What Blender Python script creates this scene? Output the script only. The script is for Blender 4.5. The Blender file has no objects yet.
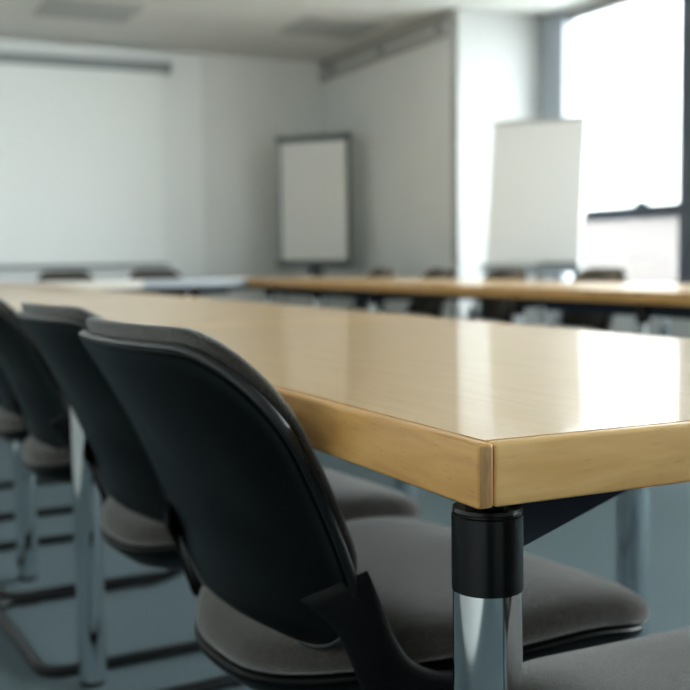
import bpy, bmesh, math, random
from mathutils import Vector, Matrix
random.seed(4)
SC = bpy.context.scene
COL = SC.collection
PI = math.pi

# ------------------------------------------------------------------ materials
def new_mat(name):
    m = bpy.data.materials.new(name); m.use_nodes = True
    nt = m.node_tree
    return m, nt, nt.nodes['Principled BSDF']

def setp(b, **kw):
    for k, v in kw.items():
        k = {'base': 'Base Color', 'rough': 'Roughness', 'metal': 'Metallic', 'spec': 'Specular IOR Level',
             'coat': 'Coat Weight', 'coat_rough': 'Coat Roughness', 'sheen': 'Sheen Weight', 'sheen_rough': 'Sheen Roughness',
             'ior': 'IOR'}[k]
        if k == 'Base Color': v = (*v, 1)
        b.inputs[k].default_value = v

def plain(name, base, rough=.5, noise=0, nscale=40, bump=0, bscale=200, **kw):
    m, nt, b = new_mat(name)
    setp(b, base=base, rough=rough, **kw)
    tc = nt.nodes.new('ShaderNodeTexCoord')
    n = nt.nodes.new('ShaderNodeTexNoise'); n.inputs['Scale'].default_value = nscale; n.inputs['Detail'].default_value = 4
    nt.links.new(tc.outputs['Object'], n.inputs['Vector'])
    r = nt.nodes.new('ShaderNodeValToRGB')
    k = noise
    r.color_ramp.elements[0].position = .3; r.color_ramp.elements[1].position = .7
    r.color_ramp.elements[0].color = (*[c * (1 - k) for c in base], 1)
    r.color_ramp.elements[1].color = (*[min(1, c * (1 + k)) for c in base], 1)
    nt.links.new(n.outputs['Fac'], r.inputs['Fac']); nt.links.new(r.outputs['Color'], b.inputs['Base Color'])
    if bump:
        n2 = nt.nodes.new('ShaderNodeTexNoise'); n2.inputs['Scale'].default_value = bscale; n2.inputs['Detail'].default_value = 3
        nt.links.new(tc.outputs['Object'], n2.inputs['Vector'])
        bp = nt.nodes.new('ShaderNodeBump'); bp.inputs['Strength'].default_value = bump; bp.inputs['Distance'].default_value = .002
        nt.links.new(n2.outputs['Fac'], bp.inputs['Height']); nt.links.new(bp.outputs['Normal'], b.inputs['Normal'])
    return m

def wood(name, stretch, light, mid, dark, rough, coat, fleck=.5, coat_rough=.1, rot=(0, 0, 0)):
    """beech: long soft streaks plus short fine flecks, along the axis with the small stretch value"""
    m, nt, b = new_mat(name)
    setp(b, rough=rough, coat=coat, coat_rough=coat_rough)
    L = nt.links.new
    tc = nt.nodes.new('ShaderNodeTexCoord')
    mp = nt.nodes.new('ShaderNodeMapping'); mp.inputs['Scale'].default_value = stretch; mp.inputs['Rotation'].default_value = rot
    L(tc.outputs['Object'], mp.inputs['Vector'])
    a = nt.nodes.new('ShaderNodeTexNoise'); a.inputs['Scale'].default_value = 6; a.inputs['Detail'].default_value = 6; a.inputs['Distortion'].default_value = .6
    L(mp.outputs['Vector'], a.inputs['Vector'])
    r = nt.nodes.new('ShaderNodeValToRGB')
    e = r.color_ramp.elements
    e[0].position = .32; e[0].color = (*dark, 1); e[1].position = .68; e[1].color = (*light, 1)
    x = e.new(.5); x.color = (*mid, 1)
    L(a.outputs['Fac'], r.inputs['Fac'])
    f = nt.nodes.new('ShaderNodeTexNoise'); f.inputs['Scale'].default_value = 42; f.inputs['Detail'].default_value = 2
    L(mp.outputs['Vector'], f.inputs['Vector'])
    fr = nt.nodes.new('ShaderNodeValToRGB')
    fr.color_ramp.elements[0].position = .62; fr.color_ramp.elements[0].color = (1, 1, 1, 1)
    fr.color_ramp.elements[1].position = .74; k = 1 - .35 * fleck; fr.color_ramp.elements[1].color = (k, k * .96, k * .9, 1)
    L(f.outputs['Fac'], fr.inputs['Fac'])
    mx = nt.nodes.new('ShaderNodeMix'); mx.data_type = 'RGBA'; mx.blend_type = 'MULTIPLY'; mx.inputs['Factor'].default_value = 1
    L(r.outputs['Color'], mx.inputs['A']); L(fr.outputs['Color'], mx.inputs['B'])
    L(mx.outputs['Result'], b.inputs['Base Color'])
    return m

M = {}
WL, WM, WD = (.80, .50, .20), (.74, .44, .165), (.64, .36, .12)
M['veneer'] = wood('beech veneer', (9, .8, 9), (.80, .54, .268), (.765, .50, .238), (.72, .455, .205), .34, .6, .15, .07)
M['edge_long_shaded'] = wood('beech edging along shaded', (14, 1.3, 8), (.70, .395, .125), (.64, .345, .10), (.56, .285, .075), .42, .25, .5)  # shade of the side away from the windows put into the colour
M['edge_short_lit'] = wood('beech edging across lit', (1.3, 14, 10), (.93, .61, .265), (.89, .56, .23), (.82, .49, .185), .42, .25, .25)  # colour lightened so the front edge looks better lit than the long side
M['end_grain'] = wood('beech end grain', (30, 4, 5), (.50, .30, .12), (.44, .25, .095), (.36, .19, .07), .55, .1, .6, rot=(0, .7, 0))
M['seam'] = plain('dark joint', (.008, .005, .003), .8)
M['chrome'] = plain('polished chrome', (.80, .83, .85), .09, metal=1.0)
M['collar'] = plain('black leg collar plastic', (.0012, .0018, .002), .25, spec=.35)
M['navy'] = plain('dark blue steel', (.024, .031, .042), .8, spec=0)
M['shell'] = plain('black moulded plastic', (.0003, .0007, .0009), .33, bump=.05, bscale=900, spec=.10)
M['bead'] = plain('dark grey edge bead', (.003, .0042, .005), .34, spec=.5)
M['matte_black'] = plain('matte black plastic', (.0008, .0014, .0017), .6, spec=.18)
M['black_steel'] = plain('black coated steel tube', (.003, .004, .005), .42, spec=.3)
M['fabric'] = plain('grey wool fabric', (.062, .0555, .0485), .95, noise=.5, nscale=520, bump=1.0, bscale=620, sheen=1, sheen_rough=.3, spec=.12)
M['carpet'] = plain('blue grey carpet', (.098, .134, .148), .98, noise=.22, nscale=170, bump=.6, bscale=500, spec=.1)
M['wall'] = plain('painted wall', (.78, .795, .785), .8, noise=.015, nscale=3)
M['wall_panel'] = plain('white wall panel', (.86, .885, .88), .6, noise=.01, nscale=3)
M['ceiling'] = plain('ceiling board', (.62, .625, .61), .9, noise=.02, nscale=8)
M['grid'] = plain('ceiling grid strip', (.62, .62, .58), .8)
M['screen'] = plain('projection cloth', (.88, .91, .905), .75)
M['grey_metal'] = plain('grey painted metal', (.27, .30, .31), .65)
M['vent'] = plain('grey vent slats', (.36, .37, .365), .6)
M['frame_blue'] = plain('blue grey window frame', (.052, .062, .088), .45)
M['frame_grey'] = plain('grey window post', (.36, .40, .45), .5)
M['paper'] = plain('flip chart paper', (.78, .78, .765), .85)
M['white_board'] = plain('whiteboard enamel', (.82, .82, .78), .45)
M['dark_frame'] = plain('dark grey frame', (.075, .092, .098), .5)
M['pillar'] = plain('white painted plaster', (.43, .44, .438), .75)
M['rail'] = plain('beige grey rail', (.40, .40, .38), .6)
M['concrete'] = plain('pale terrace paving', (.55, .55, .53), .9, noise=.1)
M['facade'] = plain('pale sky blocking facade', (.40, .405, .40), .9, noise=.05)
M['brick'] = plain('dusty rendered wall', (.074, .066, .064), .9, noise=.12, nscale=.5)
M['facade_glass'] = plain('facade glass', (.16, .20, .20), .2)
M['door'] = plain('dark grey added door', (.035, .042, .05), .5)
M['rubber'] = plain('black rubber', (.012, .012, .012), .7)
M['pen'] = plain('marker pen', (.03, .03, .05), .4)

gm, gnt, gb = new_mat('window glass'); gnt.nodes.remove(gb)
go = gnt.nodes['Material Output']
tr = gnt.nodes.new('ShaderNodeBsdfTransparent'); tr.inputs['Color'].default_value = (.97, .985, .98, 1)
gl = gnt.nodes.new('ShaderNodeBsdfGlossy'); gl.inputs['Roughness'].default_value = 0.02
fz = gnt.nodes.new('ShaderNodeFresnel')
ge = gnt.nodes.new('ShaderNodeNewGeometry'); im = gnt.nodes.new('ShaderNodeMath'); im.operation = 'MULTIPLY_ADD'
im.inputs[1].default_value = 1 / 1.45 - 1.45; im.inputs[2].default_value = 1.45      # same reflectance on both faces of the pane
gnt.links.new(ge.outputs['Backfacing'], im.inputs[0]); gnt.links.new(im.outputs[0], fz.inputs['IOR'])
mxs = gnt.nodes.new('ShaderNodeMixShader')
gnt.links.new(fz.outputs[0], mxs.inputs[0]); gnt.links.new(tr.outputs[0], mxs.inputs[1]); gnt.links.new(gl.outputs[0], mxs.inputs[2])
gnt.links.new(mxs.outputs[0], go.inputs['Surface'])
M['glass'] = gm

# ------------------------------------------------------------------ mesh helpers
def link(name, bm, mat, parent=None, smooth=None, loc=None):
    me = bpy.data.meshes.new(name); bmesh.ops.recalc_face_normals(bm, faces=bm.faces); bm.to_mesh(me); bm.free()
    for m_ in (mat if isinstance(mat, (list, tuple)) else [mat]): me.materials.append(m_)
    if smooth is not None:
        me.polygons.foreach_set('use_smooth', [True] * len(me.polygons))
        try: me.set_sharp_from_angle(angle=math.radians(smooth))
        except Exception: pass
    o = bpy.data.objects.new(name, me); COL.objects.link(o)
    if parent: o.parent = parent
    if loc: o.location = loc
    return o

def box(bm, x0, x1, y0, y1, z0, z1, bev=0, seg=2, mi=0):
    vs = [bm.verts.new((x, y, z)) for x in (x0, x1) for y in (y0, y1) for z in (z0, z1)]
    fs = [bm.faces.new([vs[i] for i in q]) for q in ((0, 1, 3, 2), (4, 6, 7, 5), (0, 4, 5, 1), (2, 3, 7, 6), (0, 2, 6, 4), (1, 5, 7, 3))]
    for f in fs: f.material_index = mi
    if bev:
        es = list({e for f in fs for e in f.edges})
        bmesh.ops.bevel(bm, geom=es, offset=bev, segments=seg, affect='EDGES', profile=.5)
    return vs

def boxm(*a, **k):
    bm = bmesh.new(); box(bm, *a, **k); return bm

def lathe(bm, prof, c=(0, 0, 0), n=40, axis='z'):
    """prof: list of (radius, height)"""
    rings = []
    for r, h in prof:
        ring = []
        for i in range(n):
            a = 2 * PI * i / n
            p = (r * math.cos(a), r * math.sin(a), h)
            if axis == 'x': p = (h, r * math.cos(a), r * math.sin(a))
            if axis == 'y': p = (r * math.cos(a), h, r * math.sin(a))
            ring.append(bm.verts.new(Vector(p) + Vector(c)))
        rings.append(ring)
    for a, b in zip(rings, rings[1:]):
        for i in range(n):
            bm.faces.new((a[i], a[(i + 1) % n], b[(i + 1) % n], b[i]))
    bm.faces.new(rings[0][::-1]); bm.faces.new(rings[-1])

def rounded_path(pts, rad, seg=8):
    out = []
    n = len(pts)
    for i, p in enumerate(pts):
        p = Vector(p)
        if i == 0 or i == n - 1: out.append(p); continue
        a = (Vector(pts[i - 1]) - p); b = (Vector(pts[i + 1]) - p)
        r = min(rad, a.length * .45, b.length * .45)
        p0 = p + a.normalized() * r; p1 = p + b.normalized() * r
        for k in range(seg + 1):
            t = k / seg
            out.append((1 - t) ** 2 * p0 + 2 * t * (1 - t) * p + t * t * p1)
    return out

def tube(bm, pts, r, n=14, ry=None):
    pts = [Vector(p) for p in pts]
    rings = []; up = None
    for i, p in enumerate(pts):
        t = (pts[min(i + 1, len(pts) - 1)] - pts[max(i - 1, 0)]).normalized()
        if up is None:
            up = Vector((0, 0, 1)) if abs(t.z) < .9 else Vector((1, 0, 0))
        s = t.cross(up).normalized(); up = s.cross(t).normalized()
        rings.append([bm.verts.new(p + s * r * math.cos(2 * PI * k / n) + up * (ry or r) * math.sin(2 * PI * k / n)) for k in range(n)])
    for a, b in zip(rings, rings[1:]):
        for i in range(n): bm.faces.new((a[i], a[(i + 1) % n], b[(i + 1) % n], b[i]))
    bm.faces.new(rings[0][::-1]); bm.faces.new(rings[-1])

def prism(bm, poly, fn, d0, d1):
    """extrude a 2D polygon; fn(a, b, d) -> 3D point"""
    A = [bm.verts.new(fn(a, b, d0)) for a, b in poly]; B = [bm.verts.new(fn(a, b, d1)) for a, b in poly]
    n = len(poly)
    bm.faces.new(A[::-1]); bm.faces.new(B)
    for i in range(n): bm.faces.new((A[i], A[(i + 1) % n], B[(i + 1) % n], B[i]))

def smooth_poly(pts, it=2):
    for _ in range(it):
        q = []
        for i in range(len(pts)):
            a, b = pts[i], pts[(i + 1) % len(pts)]
            q.append((a[0] * .75 + b[0] * .25, a[1] * .75 + b[1] * .25)); q.append((a[0] * .25 + b[0] * .75, a[1] * .25 + b[1] * .75))
        pts = q
    return pts

def rrect(a0, a1, b0, b1, radii, seg=10, sides=6):
    """rounded rectangle outline, radii for corners (a1,b0),(a1,b1),(a0,b1),(a0,b0); each (ra, rb)"""
    out = []
    cs = [(a1, b0, -1, 1, -PI / 2), (a1, b1, -1, -1, 0), (a0, b1, 1, -1, PI / 2), (a0, b0, 1, 1, PI)]
    for (ca, cb, sa, sb, st), (ra, rb) in zip(cs, radii):
        oa, ob = ca + sa * ra, cb + sb * rb
        for k in range(seg + 1):
            t = st + PI / 2 * k / seg
            out.append((oa + ra * math.cos(t), ob + rb * math.sin(t)))
    dense = []
    for i in range(len(out)):
        p, q = out[i], out[(i + 1) % len(out)]
        L = math.hypot(q[0] - p[0], q[1] - p[1]); n = max(1, int(L / .03))
        for k in range(n): dense.append((p[0] + (q[0] - p[0]) * k / n, p[1] + (q[1] - p[1]) * k / n))
    return dense

def ringmesh(outline, P, rings):
    """closed soft slab: rings = (inset, offset) from the middle of one face over the rim to the middle of the other"""
    bm = bmesh.new()
    ca = (min(p[0] for p in outline) + max(p[0] for p in outline)) / 2; cb = (min(p[1] for p in outline) + max(p[1] for p in outline)) / 2
    ha = max(p[0] for p in outline) - ca; hb = max(p[1] for p in outline) - cb
    R = []
    for d, off in rings:
        R.append([bm.verts.new(P(ca + (a - ca) * (1 - d / ha), cb + (b - cb) * (1 - d / hb), off)) for a, b in outline])
    n = len(outline)
    for A, B in zip(R, R[1:]):
        for i in range(n): bm.faces.new((A[i], A[(i + 1) % n], B[(i + 1) % n], B[i]))
    for ring in (R[0][::-1], R[-1]):
        c = bm.verts.new(sum((v.co for v in ring), Vector()) / n)
        for i in range(n): bm.faces.new((ring[i], ring[(i + 1) % n], c))
    return bm

def empty(name, loc=(0, 0, 0), rz=0, label=None, cat=None, group=None):
    o = bpy.data.objects.new(name, None); COL.objects.link(o); o.empty_display_size = .1
    o.location = loc; o.rotation_euler = (0, 0, rz)
    if label: tag(o, label, cat, group)
    return o

def tag(o, label, cat, group=None):
    o['label'] = label; o['category'] = cat
    if group: o['group'] = group
    return o

def structure(name, bm, mat, parent=None, smooth=None):
    o = link(name, bm, mat, parent, smooth)
    if parent is None: o['kind'] = 'structure'
    return o

def copy_tree(o, parent=None):
    c = o.copy(); COL.objects.link(c)
    if parent: c.parent = parent
    for ch in [x for x in bpy.data.objects if x.parent == o]:
        copy_tree(ch, c)
    return c

# ------------------------------------------------------------------ the room
H = 2.8
X0, X1, Y0, Y1 = -1.35, 4.9, -2.1, 9.2          # inner faces
XR, YP = 4.09, 6.69                            # right wall by the corner, return face by the windows
structure('floor', boxm(X0 - .2, X1 + .1, Y0 - .2, Y1 + .2, -.2, 0), M['carpet'])
structure('wall_back', boxm(X0 - .2, XR + .2, Y1, Y1 + .2, 0, H), M['wall'])
structure('wall_left', boxm(X0 - .2, X0, Y0 - .2, Y1 + .2, 0, H), M['wall'])
structure('wall_front', boxm(X0, X1 + .1, Y0 - .2, Y0, 0, H), M['wall'])
structure('wall_right', boxm(XR, XR + .12, YP + .1, Y1, 0, H), M['wall'])
structure('wall_return', boxm(XR, X1 + .1, YP, YP + .1, 0, H), M['pillar'])
structure('wall_back_panel', boxm(-1.0, 2.84, Y1 - .014, Y1 + .001, .08, H - .02), M['wall_panel'])
structure('baseboard_back', boxm(X0, XR, Y1 - .016, Y1 - .0005, 0, .08), M['grey_metal'])

bm = bmesh.new(); box(bm, X0 - .2, X1 + .1, Y0 - .2, Y1 + .2, H, H + .2)
ceil = structure('ceiling', bm, M['ceiling'])
bm = bmesh.new()                                # faint joints between the ceiling boards
x = X0 + .45
while x < X1:
    box(bm, x - .006, x + .006, Y0, Y1, H - .002, H + .001); x += 1.25
y = Y0 + .3
while y < Y1:
    box(bm, X0, X1, y - .006, y + .006, H - .0025, H + .001); y += .625
structure('ceiling_grid', bm, M['grid'], ceil)

# window wall: sill and head run along x = X1, posts between the panes
SILL, HEAD = .64, 2.735
structure('wall_window_sill', boxm(X1, X1 + .1, Y0, YP, 0, SILL), M['pillar'])
structure('wall_window_head', boxm(X1, X1 + .1, Y0, YP, HEAD, H), M['pillar'])
structure('window_post', boxm(X1 - .02, X1 + .1, 6.41, YP, SILL, H), M['frame_grey'])
mull = [6.41, 5.0, 3.66, 2.285, .91, -.465, Y0]
for i in range(len(mull) - 1):
    b_, a_ = mull[i], mull[i + 1]
    bm = bmesh.new()
    box(bm, X1 - .05, X1 + .07, a_ - .085, a_ + .085, SILL, HEAD, .004)          # mullion at the near end
    box(bm, X1 + .0, X1 + .05, a_ + .085, b_ - (.085 if i else 0), SILL, SILL + .05, .003)
    box(bm, X1 + .0, X1 + .05, a_ + .085, b_ - (.085 if i else 0), HEAD - .03, HEAD, .003)
    w = structure('window_%d' % (i + 1), bm, M['frame_blue'])
    y_hi = b_ - (.29 if i == 0 else .05)
    bm = bmesh.new()
    box(bm, X1 - .045, X1 + .02, a_ + .04, y_hi, 1.140, 1.235, .012, 3)
    box(bm, X1 + .0, X1 + .045, y_hi - .03, y_hi, 1.165, 1.215, .004)            # end bracket that meets the glass
    link('transom_bar', bm, M['frame_blue'], w, 40)
    bm = bmesh.new()
    box(bm, X1 - .075, X1 - .045, a_ + .38, a_ + .50, 1.225, 1.265, .008, 2)
    box(bm, X1 - .06, X1 - .03, a_ + .42, a_ + .46, 1.19, 1.22, .004, 2)
    link('window_handle', bm, M['frame_blue'], w, 40)
    link('pane', boxm(X1 + .025, X1 + .033, a_ + .04, b_ - (.04 if i else 0), SILL + .04, HEAD - .025), M['glass'], w)

dr = structure('added_door', boxm(-1.28, -.42, Y0, Y0 + .03, .005, 2.06, .004), M['door'])  # added out of view, dark for a stripe in the chrome leg's reflection
bm = bmesh.new()
for a in ((-1.34, -1.28, 0, 2.12), (-.42, -.36, 0, 2.12), (-1.34, -.36, 2.06, 2.12)): box(bm, a[0], a[1], Y0, Y0 + .045, a[2], a[3], .003)
link('added_door_frame', bm, M['dark_frame'], dr)
bm = bmesh.new(); tube(bm, rounded_path([(-.50, Y0 + .02, 1.03), (-.50, Y0 + .085, 1.03), (-.62, Y0 + .085, 1.03)], .02), .01); link('added_door_handle', bm, M['chrome'], dr, 50)

# ceiling rail on the right wall, with its end cap
rl = empty('wall_rail', (XR, 7.95, 2.64), 0, 'long beige rail fixed high on the wall right of the corner', 'rail')
link('rail_bar', boxm(-.055, 0, -1.15, 1.235, -.03, .025, .008, 2), M['rail'], rl)
link('rail_cover', boxm(-.03, 0, -1.15, 1.235, .075, .155, .006, 2), M['rail'], rl)
for yy in (-1.0, 0, 1.0): link('bracket', boxm(-.035, 0, yy - .03, yy + .03, .02, .08, .004), M['grey_metal'], rl)

# projection screen on the back wall
ps = empty('projection_screen', (.9, Y1 - .014, 0), 0, 'large white projection screen pulled down from a grey case on the back wall', 'projection screen')
bm = bmesh.new(); box(bm, -1.75, 1.63, -.10, 0, 2.585, 2.675, .02, 3); link('case', bm, M['grey_metal'], ps, 40)
link('screen_cloth', boxm(-1.66, 1.545, -.062, -.058, .86, 2.60), M['screen'], ps)
bm = bmesh.new(); tube(bm, [(-1.68, -.06, .85), (1.565, -.06, .85)], .016); link('weight_bar', bm, M['grey_metal'], ps, 40)
for s in (-1.72, 1.60): link('end_cap', boxm(s - .03, s + .03, -.106, 0, 2.578, 2.682, .015, 2), M['grey_metal'], ps)

# two grey ceiling vents
def vent(cx, cy, label):
    t = empty('ceiling_vent', (cx, cy, H), 0, label, 'ceiling vent', 'ceiling vents')
    bm = bmesh.new()
    for a in ((-.36, -.33, -.28, .28), (.33, .36, -.28, .28), (-.36, .36, -.31, -.28), (-.36, .36, .28, .31)): box(bm, *a, -.008, 0)
    link('vent_frame', bm, M['vent'], t)
    bm = bmesh.new()
    for k in range(18):
        yy = -.276 + k * .0315
        box(bm, -.33, .33, yy, yy + .022, -.006, -.003)
    link('slats', bm, M['vent'], t)
    link('backing', boxm(-.33, .33, -.28, .28, -.002, 0), M['grey_metal'], t)
vent(1.50, 7.83, 'grey ceiling vent above the projection screen')
vent(3.50, 7.72, 'grey ceiling vent above the dark framed flip chart, near the room corner')

# ------------------------------------------------------------------ tables
TW, TL, TT, TZ = .88, 1.60, .050, .74
LIP = .0145
def table_parts(root, L=TL, W=TW, mats=('veneer', 'edge_long_shaded', 'edge_short_lit', 'end_grain')):
    z0, z1 = TZ - TT, TZ
    g = .0019
    link('table_top', boxm(LIP + g, W - LIP - g, LIP + g, L - LIP - g, z0 + .004, z1), M[mats[0]], root)
    link('joint_line', boxm(LIP - .0005, W - LIP + .0005, .006, L - .006, z0 + .006, z1 - .0035), M['seam'], root)
    for s in (0, 1):
        x0, x1 = (0, LIP) if s == 0 else (W - LIP, W)
        bm = boxm(x0, x1, 0, L, z0, z1, .0030, 4)
        for f in bm.faces:
            if abs(f.normal.y) > .9: f.material_index = 1
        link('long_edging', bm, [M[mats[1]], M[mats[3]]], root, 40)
        y0, y1 = (0.0006, LIP) if s == 0 else (L - LIP, L - .0006)
        bm = boxm(LIP + g, W - LIP - g, y0, y1, z0, z1, .0032, 4)
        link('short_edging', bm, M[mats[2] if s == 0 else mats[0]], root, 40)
    legs = [(.047, .06), (.037, L - .05), (W - .047, L * .503)]
    for x, y in legs:
        bm = bmesh.new(); lathe(bm, [(.0270, .012), (.0290, .018), (.0290, .612)], (x, y, 0), 48)
        lg = link('leg', bm, M['chrome'], root, 40)
        bm = bmesh.new(); lathe(bm, [(.0290, .6070), (.0297, .6080), (.0297, .6700), (.0286, .6712), (.0286, .6726), (.0294, .6736), (.0284, .6765), (.0180, .6770), (.0180, z0 + .0015)], (x, y, 0), 48)
        link('collar', bm, M['collar'], lg, 30)
        bm = bmesh.new(); lathe(bm, [(.024, 0), (.026, .003), (.026, .0135)], (x, y, 0), 32); link('foot', bm, M['rubber'], lg, 40)
    # steel frame: a beam from each near leg out to the rail under the far edge
    a = math.radians(31)
    for (x, y), s in (((.047, .06), 1), ((.037, L - .05), -1)):
        p = Vector((x, y, 0)); d = Vector((math.cos(a), s * math.sin(a), 0)); n = Vector((-d.y, d.x, 0))
        e = p + d * ((W - .075 - x) / d.x); p = p + d * .024
        bm = bmesh.new()
        prism(bm, [(-.016, z0 - .056), (.016, z0 - .056), (.016, z0 - .004), (-.016, z0 - .004)], lambda u, v, t: p + (e - p) * t + n * u + Vector((0, 0, v)), 0, 1)
        bmesh.ops.bevel(bm, geom=bm.edges[:], offset=.003, segments=2, affect='EDGES')
        link('beam', bm, M['navy'], root, 40)
    link('rail', boxm(W - .095, W - .062, .12, L - .12, z0 - .056, z0 + .002, .003), M['navy'], root)

near = empty('conference_table', (0, 0, 0), 0, 'beech table with its corner and chrome leg closest to the viewer', 'table', 'conference tables')
table_parts(near)
def table(x, y, rz, label, L=TL):
    t = copy_tree(near); t.location = (x, y, 0); t.rotation_euler = (0, 0, rz); t['label'] = label
    return t
G = .004
OX, OY = 2.490, 3.56
table(TW, 2 * TL + G, PI, 'second beech table of the long near run, directly behind the closest one')
table(0, 2 * TL + 2 * G, 0, 'third beech table of the long near run, counting from the closest corner')
table(TW, 4 * TL + 3 * G, PI, 'fourth beech table of the long near run, one before its far end')
table(0, 4 * TL + 4 * G, 0, 'last beech table at the far end of the near run, by the projection screen')
table(OX + TW, OY - G, PI, 'beech table of the opposite row below the window, right of the edge joint')
table(OX, OY, 0, 'beech table of the opposite row under the tilted white flip chart')
table(OX + TW, OY + 2 * TL + G, PI, 'beech table of the opposite row in front of the grey wall between the flip charts')
table(OX, OY + 2 * TL + 2 * G, 0, 'beech table at the far end of the opposite row, under the dark framed flip chart')
M['laminate'] = plain('pale grey laminate', (.60, .63, .66), .35, coat=.4)
M['cream'] = plain('cream laminate', (.74, .70, .62), .35, coat=.4)
M['laminate_edge'] = plain('grey table edging', (.42, .46, .50), .5)
CL = (OX - TW - .015) / 2
for k, (mt, lb) in enumerate(((('cream', 'cream', 'cream', 'cream'), 'small square cream table below the projection screen, joining the end of the near row'),
                              (('laminate', 'laminate_edge', 'laminate_edge', 'laminate_edge'), 'small square pale grey table below the projection screen, beside the opposite row'))):
    t = empty('conference_table', (TW + .005 + k * (CL + .005), 5 * TL + 4 * G, 0), -PI / 2, lb, 'table', 'conference tables')
    table_parts(t, CL, TW, mt)


# ------------------------------------------------------------------ chairs
HW = .238                       # half width of the backrest
ZB, ZT = .466, .797             # bottom and top of the backrest shell
DEP = .042
def back_surf(y, z, off):
    y *= 1 - .035 * max(0, (.68 - z) / .21) ** 1.5            # a little narrower towards the seat
    t = (z - .5)
    x = -.170 - .46 * t - DEP * (1 - (y / HW) ** 2) + .012 * math.sin(PI * (z - ZB) / (ZT - ZB))
    n = Vector((1, -2 * DEP * y / HW ** 2, .46)).normalized()
    return Vector((x, y, z)) + n * off
SZ = .452
def seat_surf(x, y, off):
    z = SZ
    if x > .10: z -= .020 * ((x - .10) / .135) ** 2
    if x < -.05: z -= .043 * ((-.05 - x) / .2) ** 2
    return Vector((x, y, z + off))

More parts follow.
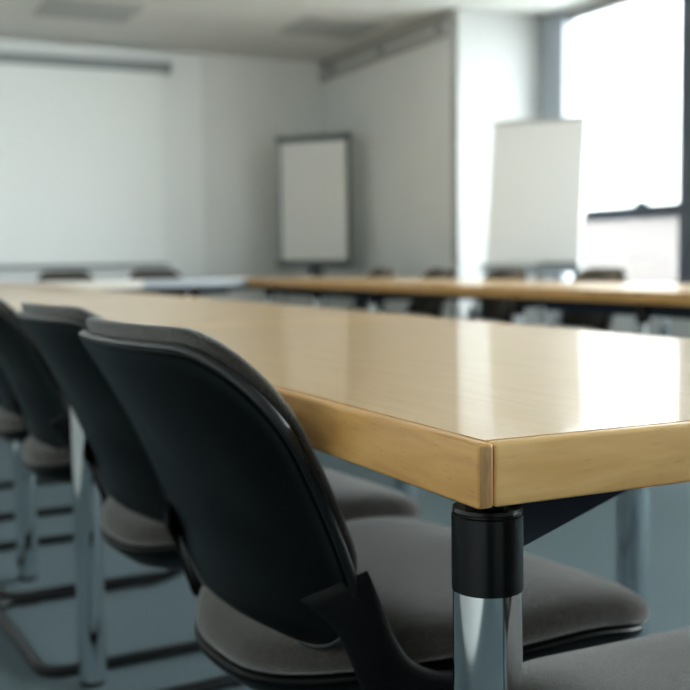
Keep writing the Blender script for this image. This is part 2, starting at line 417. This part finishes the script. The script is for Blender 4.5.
def make_chair():
    root = empty('conference_chair')
    bo = rrect(-HW, HW, ZB, ZT, [(.11, .10), (.10, .11), (.10, .10), (.11, .10)], 12)
    shell = ringmesh(bo, back_surf, [(.12, .003), (.03, .004), (.006, .005), (.001, .003), (0, 0), (.001, -.004), (.004, -.0065), (.009, -.0065), (.014, -.004), (.03, -.003), (.07, -.003), (.12, -.003)])
    sh = link('back_shell', shell, M['shell'], root, 60)
    bm = bmesh.new(); n_ = len(bo); rings = []
    for k in range(n_):                        # smooth raised edge running round the shell
        p = back_surf(*bo[k], -.002); t = (back_surf(*bo[(k + 1) % n_], -.002) - back_surf(*bo[k - 1], -.002)).normalized()
        u = (Vector((-1, 0, -.46)) - t * t.dot(Vector((-1, 0, -.46)))).normalized(); v = t.cross(u)
        rings.append([bm.verts.new(p + u * .0058 * math.cos(a) + v * .0042 * math.sin(a)) for a in [2 * PI * q / 10 for q in range(10)]])
    for k in range(n_):
        for q in range(10): bm.faces.new((rings[k][q], rings[k][(q + 1) % 10], rings[(k + 1) % n_][(q + 1) % 10], rings[(k + 1) % n_][q]))
    link('edge_bead', bm, M['bead'], sh, 60)
    po = rrect(-HW + .001, HW - .001, ZB + .030, ZT + .013, [(.12, .095), (.10, .11), (.10, .10), (.12, .095)], 12)
    pad = ringmesh(po, back_surf, [(.10, .006), (.012, .006), (.004, .008), (.0005, .010), (0, .014), (.002, .019), (.008, .024), (.02, .028), (.05, .032), (.10, .031)])
    link('back_pad', pad, M['fabric'], root, 60)
    so = rrect(-.232, .248, -.248, .248, [(.08, .08), (.08, .08), (.25, .225), (.25, .225)], 14)
    sf = rrect(-.232, .264, -.248, .248, [(.09, .08), (.09, .08), (.25, .225), (.25, .225)], 14)
    sp = ringmesh(sf, seat_surf, [(.14, .002), (.012, .002), (.004, .004), (.0005, .010), (0, .018), (.003, .027), (.010, .0345), (.024, .040), (.05, .0435), (.09, .044), (.14, .042), (.2, .040)])
    link('seat_pad', sp, M['fabric'], root, 60)
    ss = ringmesh(so, seat_surf, [(.14, .001), (.01, .001), (.001, .001), (-.001, -.001), (-.002, -.004), (0, -.008), (.006, -.018), (.03, -.046), (.07, -.068), (.12, -.078), (.17, -.080), (.21, -.080)])
    link('seat_shell', ss, M['shell'], root, 60)
    # side arms: rise from the seat rim and curl in behind the lower corner of the back shell
    lev = [((-.045, .243, .446), (-.115, .236, .424)), ((-.095, .2445, .453), (-.160, .224, .420)), ((-.128, .245, .470), (-.174, .218, .444)),
           ((-.147, .245, .495), (-.184, .214, .472)), ((-.159, .245, .520), (-.193, .208, .497)), ((-.169, .2445, .545), (-.204, .198, .515)),
           ((-.176, .2435, .563), (-.215, .182, .525)), ((-.180, .242, .572), (-.219, .170, .529))]
    def cr(P, t):
        k = min(int(t), len(P) - 2); u = t - k
        p = [Vector(P[min(max(k + d, 0), len(P) - 1)]) for d in (-1, 0, 1, 2)]
        return .5 * (2 * p[1] + (p[2] - p[0]) * u + (2 * p[0] - 5 * p[1] + 4 * p[2] - p[3]) * u * u + (3 * p[1] - p[0] - 3 * p[2] + p[3]) * u ** 3)
    for s in (-1, 1):
        bm = bmesh.new(); rings = []
        for q in range(29):
            t = q / 28 * (len(lev) - 1)
            f, b = cr([l[0] for l in lev], t), cr([l[1] for l in lev], t)
            d = b - f; out = Vector((d.y, -d.x, 0)); out = out.normalized() if out.length > 1e-6 else Vector((0, 1, 0))
            if out.y < 0: out = -out
            th = .010 if q < 25 else .010 * (1 - .12 * (q - 24))
            ring = []
            for k in range(17):
                a = 2 * PI * k / 16 if k < 16 else None
                if a is None: break
                c_, s_ = math.cos(a), math.sin(a)
                e = math.copysign(abs(c_) ** .6, c_)
                p = f + d * (.5 - .5 * e) + out * (th * .5 * math.copysign(abs(s_) ** .7, s_) + .007 * (1 - e * e))
                ring.append(bm.verts.new((p.x, s * p.y, p.z)))
            rings.append(ring)
        for A, B in zip(rings, rings[1:]):
            for k in range(16): bm.faces.new((A[k], A[(k + 1) % 16], B[(k + 1) % 16], B[k]))
        bm.faces.new(rings[0][::-1]); bm.faces.new(rings[-1])
        link('side_bracket', bm, M['matte_black'], root, 50)
    bm = bmesh.new()
    yb = .276
    path = [(.03, -.19, .366), (.11, -.21, .362), (.205, -yb + .01, .30), (.235, -yb, .0135), (-.27, -yb, .0135), (-.27, yb, .0135), (.235, yb, .0135), (.205, yb - .01, .30), (.11, .21, .362), (.03, .19, .366)]
    tube(bm, rounded_path(path, .065, 8), .0125, 16)
    base = link('cantilever_base', bm, M['black_steel'], root, 60)
    bm = bmesh.new(); box(bm, -.06, .12, -.20, .20, .360, .374, .003); link('seat_mount', bm, M['black_steel'], base)
    for sx in (-.18, .14):
        for s in (-1, 1):
            bm = boxm(sx - .025, sx + .025, s * yb - .014, s * yb + .014, 0, .006, .002); link('glide', bm, M['rubber'], base)
    return root

CG = 'conference chairs'
chair0 = make_chair()
used = []
def chair(x, y, rz, label, group=CG):
    c = chair0 if not used else copy_tree(chair0)
    used.append(1)
    c.location = (x, y, 0); c.rotation_euler = (0, 0, math.radians(rz)); tag(c, label, 'chair', group)
    return c
chair(.190, .521, 6, 'black backed chair closest to the viewer, tucked under the near corner of the long table')
chair(.210, 1.12, 6, 'black backed chair second from the viewer along the near table, beside the chrome leg')
chair(.203, 1.905, 3, 'black backed chair third from the viewer, just beyond the left chrome table leg')
chair(.215, 2.485, 2, 'fourth chair along the near table, mostly cut off behind the third chair')
chair(.24, 3.44, 2, 'farthest chair of the near row, its floor frame showing at the left edge')
chair(.365, -.030, 90, 'grey padded seat at the short end of the near table, lower right corner')
for y_, l_ in ((6.85, 'chair across the tables left of the white wall corner, farthest of the opposite row'),
               (5.97, 'chair across the tables directly left of the bright pillar reflection'),
               (5.13, 'chair across the tables under the left half of the tilted white flip chart'),
               (4.21, 'chair across the tables standing alone in front of the bright window')):
    chair(3.195, y_, 180 + random.uniform(-3, 3), l_)
chair(1.36, 8.06, -92, 'left one of two chairs below the projection screen')
chair(2.13, 8.06, -88, 'right one of two chairs below the projection screen')

# ------------------------------------------------------------------ flip charts
# the dark framed one by the corner: board on a single column with a round base
f1 = empty('flip_chart', (3.655, 8.47, 0), math.atan2(-.77, .64) + .0, 'flip chart board with dark frame standing by the room corner', 'flip chart')
# local x runs along the board, local -y is the side with the paper
w2, zb, zt = .345, .87, 1.955
bm = bmesh.new()
box(bm, -w2, w2, -.012, .012, zb, zt, .004); link('board', bm, M['white_board'], f1)
bm = bmesh.new()
box(bm, -w2 - .03, w2 + .03, -.03, .025, zt - .01, zt + .05, .008, 2); link('clamp_bar', bm, M['dark_frame'], f1)
bm = bmesh.new()
box(bm, -w2 - .02, w2 + .02, -.07, .02, zb - .06, zb + .005, .008, 2); link('pen_tray', bm, M['dark_frame'], f1)
for s in (-1, 1): link('side_frame', boxm(s * w2 - .014, s * w2 + .014, -.022, .022, zb, zt, .004), M['grey_metal'] if s < 0 else M['dark_frame'], f1)
link('paper_pad', boxm(-w2 + .03, w2 - .035, -.026, -.0125, zb + .06, zt - .02), M['paper'], f1)
bm = bmesh.new(); lathe(bm, [(.028, .03), (.028, .80)], (0, .03, 0), 24); lathe(bm, [(.06, .70), (.06, .83)], (0, .03, 0), 24); link('column', bm, M['dark_frame'], f1, 40)
bm = bmesh.new(); box(bm, -.03, .03, .012, .06, .78, 1.25, .004); link('back_rail', bm, M['dark_frame'], f1)
bm = bmesh.new(); lathe(bm, [(.24, 0), (.25, .012), (.24, .025), (.05, .045), (.03, .06)], (0, .03, 0), 40); link('base_plate', bm, M['dark_frame'], f1, 40)

# the tilted white one in front of the pillar: three legged easel
R_ = Vector((.902, -.432, 0)).normalized(); F_ = Vector((.43, .90, 0)).normalized()
f2 = empty('flip_chart_easel', (4.015, 5.61, 0), -.446 - .42, 'white flip chart easel leaning back in front of the white pillar and window', 'flip chart')
tl = math.radians(12)
def tp(x, y, z):                                # board coordinates -> easel space (leans back about its lower edge)
    return Vector((x, .02 + y * math.cos(tl) + z * math.sin(tl), .80 + z * math.cos(tl) - y * math.sin(tl)))
def tbox(x0, x1, y0, y1, z0, z1):
    bm = bmesh.new(); vs = box(bm, x0, x1, y0, y1, z0, z1)
    for v in bm.verts: v.co = tp(*v.co)
    return bm
link('board', tbox(-.335, .335, -.01, .01, .0, 1.05), M['white_board'], f2)
link('paper_pad', tbox(-.33, .33, -.026, -.0105, .045, 1.055), M['paper'], f2)
link('clamp_bar', tbox(-.335, .335, -.034, .012, 1.04, 1.065), M['rail'], f2)
tr_ = link('pen_tray', tbox(-.345, .345, -.075, .012, -.03, .012), M['grey_metal'], f2)
for k, xx in enumerate((.10, .15, .22, .26)):
    bm = bmesh.new(); tube(bm, [tp(xx - .05, -.045 - .012 * (k % 2), .02), tp(xx + .06, -.045 - .012 * (k % 2), .02)], .009, 10)
    p_ = link('marker_pen', bm, M['pen'], None, 40)
    p_.matrix_world = Matrix.Translation(f2.location) @ Matrix.Rotation(f2.rotation_euler.z, 4, 'Z')
    tag(p_, 'dark marker pen lying in the tray under the white tilted flip chart', 'pen', 'marker pens in the easel tray')
for s in (-1, 1):
    bm = bmesh.new(); tube(bm, [(s * .37, -.13, .012), tp(s * .20, .022, .95)], .014); link('leg', bm, M['grey_metal'], f2, 40)
bm = bmesh.new(); tube(bm, [(0, .52, .012), tp(0, .03, .98)], .014); link('leg', bm, M['grey_metal'], f2, 40)

# ------------------------------------------------------------------ outside
structure('ground', boxm(X1 + .15, 60, -40, 60, -3.4, -3.2), M['concrete'])
az = math.radians(40)
def outdoors(dist):
    return (-.44 + dist * math.sin(az), -.69 + dist * math.cos(az), -3.2)
bl = empty('building', outdoors(30), -az, 'added tall pale building outside, dimming the sky in the upper window panes', 'building')  # added to cover the bright sky behind the visible window
link('facade', boxm(-9, 9, 0, 8, 0, 15), M['facade'], bl)
link('roof_edge', boxm(-9.15, 9.15, -.2, 8.2, 15, 15.4), M['concrete'], bl)
lb = empty('building', outdoors(19), -az + .12, 'low brownish building outside, below the window bar', 'building')
link('facade', boxm(-.9, 6, 0, 3, 0, 4.72), M['brick'], lb)
link('roof_edge', boxm(-.97, 6.1, -.1, 3.1, 4.72, 4.9), M['concrete'], lb)

# ------------------------------------------------------------------ light: overcast sky through the windows
w = bpy.data.worlds.new('World'); SC.world = w; w.use_nodes = True
bg = w.node_tree.nodes['Background']
bg.inputs['Color'].default_value = (.93, .98, 1.0, 1)
bg.inputs['Strength'].default_value = 6.0
for i in range(len(mull) - 1):                  # portals only steer the sampling of the sky
    b_, a_ = mull[i], mull[i + 1]
    ld = bpy.data.lights.new('window_portal', 'AREA'); ld.shape = 'RECTANGLE'
    ld.size = b_ - a_; ld.size_y = HEAD - SILL; ld.cycles.is_portal = True
    lo = bpy.data.objects.new('window_portal', ld); COL.objects.link(lo)
    lo.location = (X1 + .11, (a_ + b_) / 2, (HEAD + SILL) / 2)
    lo.rotation_euler = Matrix(((0, 0, 1), (1, 0, 0), (0, 1, 0))).to_euler()

# ------------------------------------------------------------------ camera
cd = bpy.data.cameras.new('Camera'); cam = bpy.data.objects.new('Camera', cd); COL.objects.link(cam); SC.camera = cam
loc = Vector((-.44228, -.69417, .88119))
yaw, pitch, roll = math.radians(25.57487), math.radians(4.48941), math.radians(-.72856)
Fw = Vector((math.sin(yaw) * math.cos(pitch), math.cos(yaw) * math.cos(pitch), -math.sin(pitch)))
Rt = Vector((math.cos(yaw), -math.sin(yaw), 0)); Up = Rt.cross(Fw)
R2 = Rt * math.cos(roll) + Up * math.sin(roll); U2 = -Rt * math.sin(roll) + Up * math.cos(roll)
cam.matrix_world = Matrix(((R2.x, U2.x, -Fw.x, loc.x), (R2.y, U2.y, -Fw.y, loc.y), (R2.z, U2.z, -Fw.z, loc.z), (0, 0, 0, 1)))
cd.sensor_width = 36; cd.lens = 1094.97 / 690 * 36; cd.clip_start = .02; cd.clip_end = 300
cd.dof.use_dof = True; cd.dof.focus_distance = .86; cd.dof.aperture_fstop = 6.0

SC.view_settings.view_transform = 'Standard'; SC.view_settings.look = 'None'
SC.view_settings.exposure = 1.52; SC.view_settings.gamma = 1; SC.view_settings.use_curve_mapping = False
SC.cycles.max_bounces = 12; SC.cycles.diffuse_bounces = 6; SC.cycles.glossy_bounces = 6; SC.cycles.transparent_max_bounces = 12
SC.cycles.sample_clamp_indirect = 6
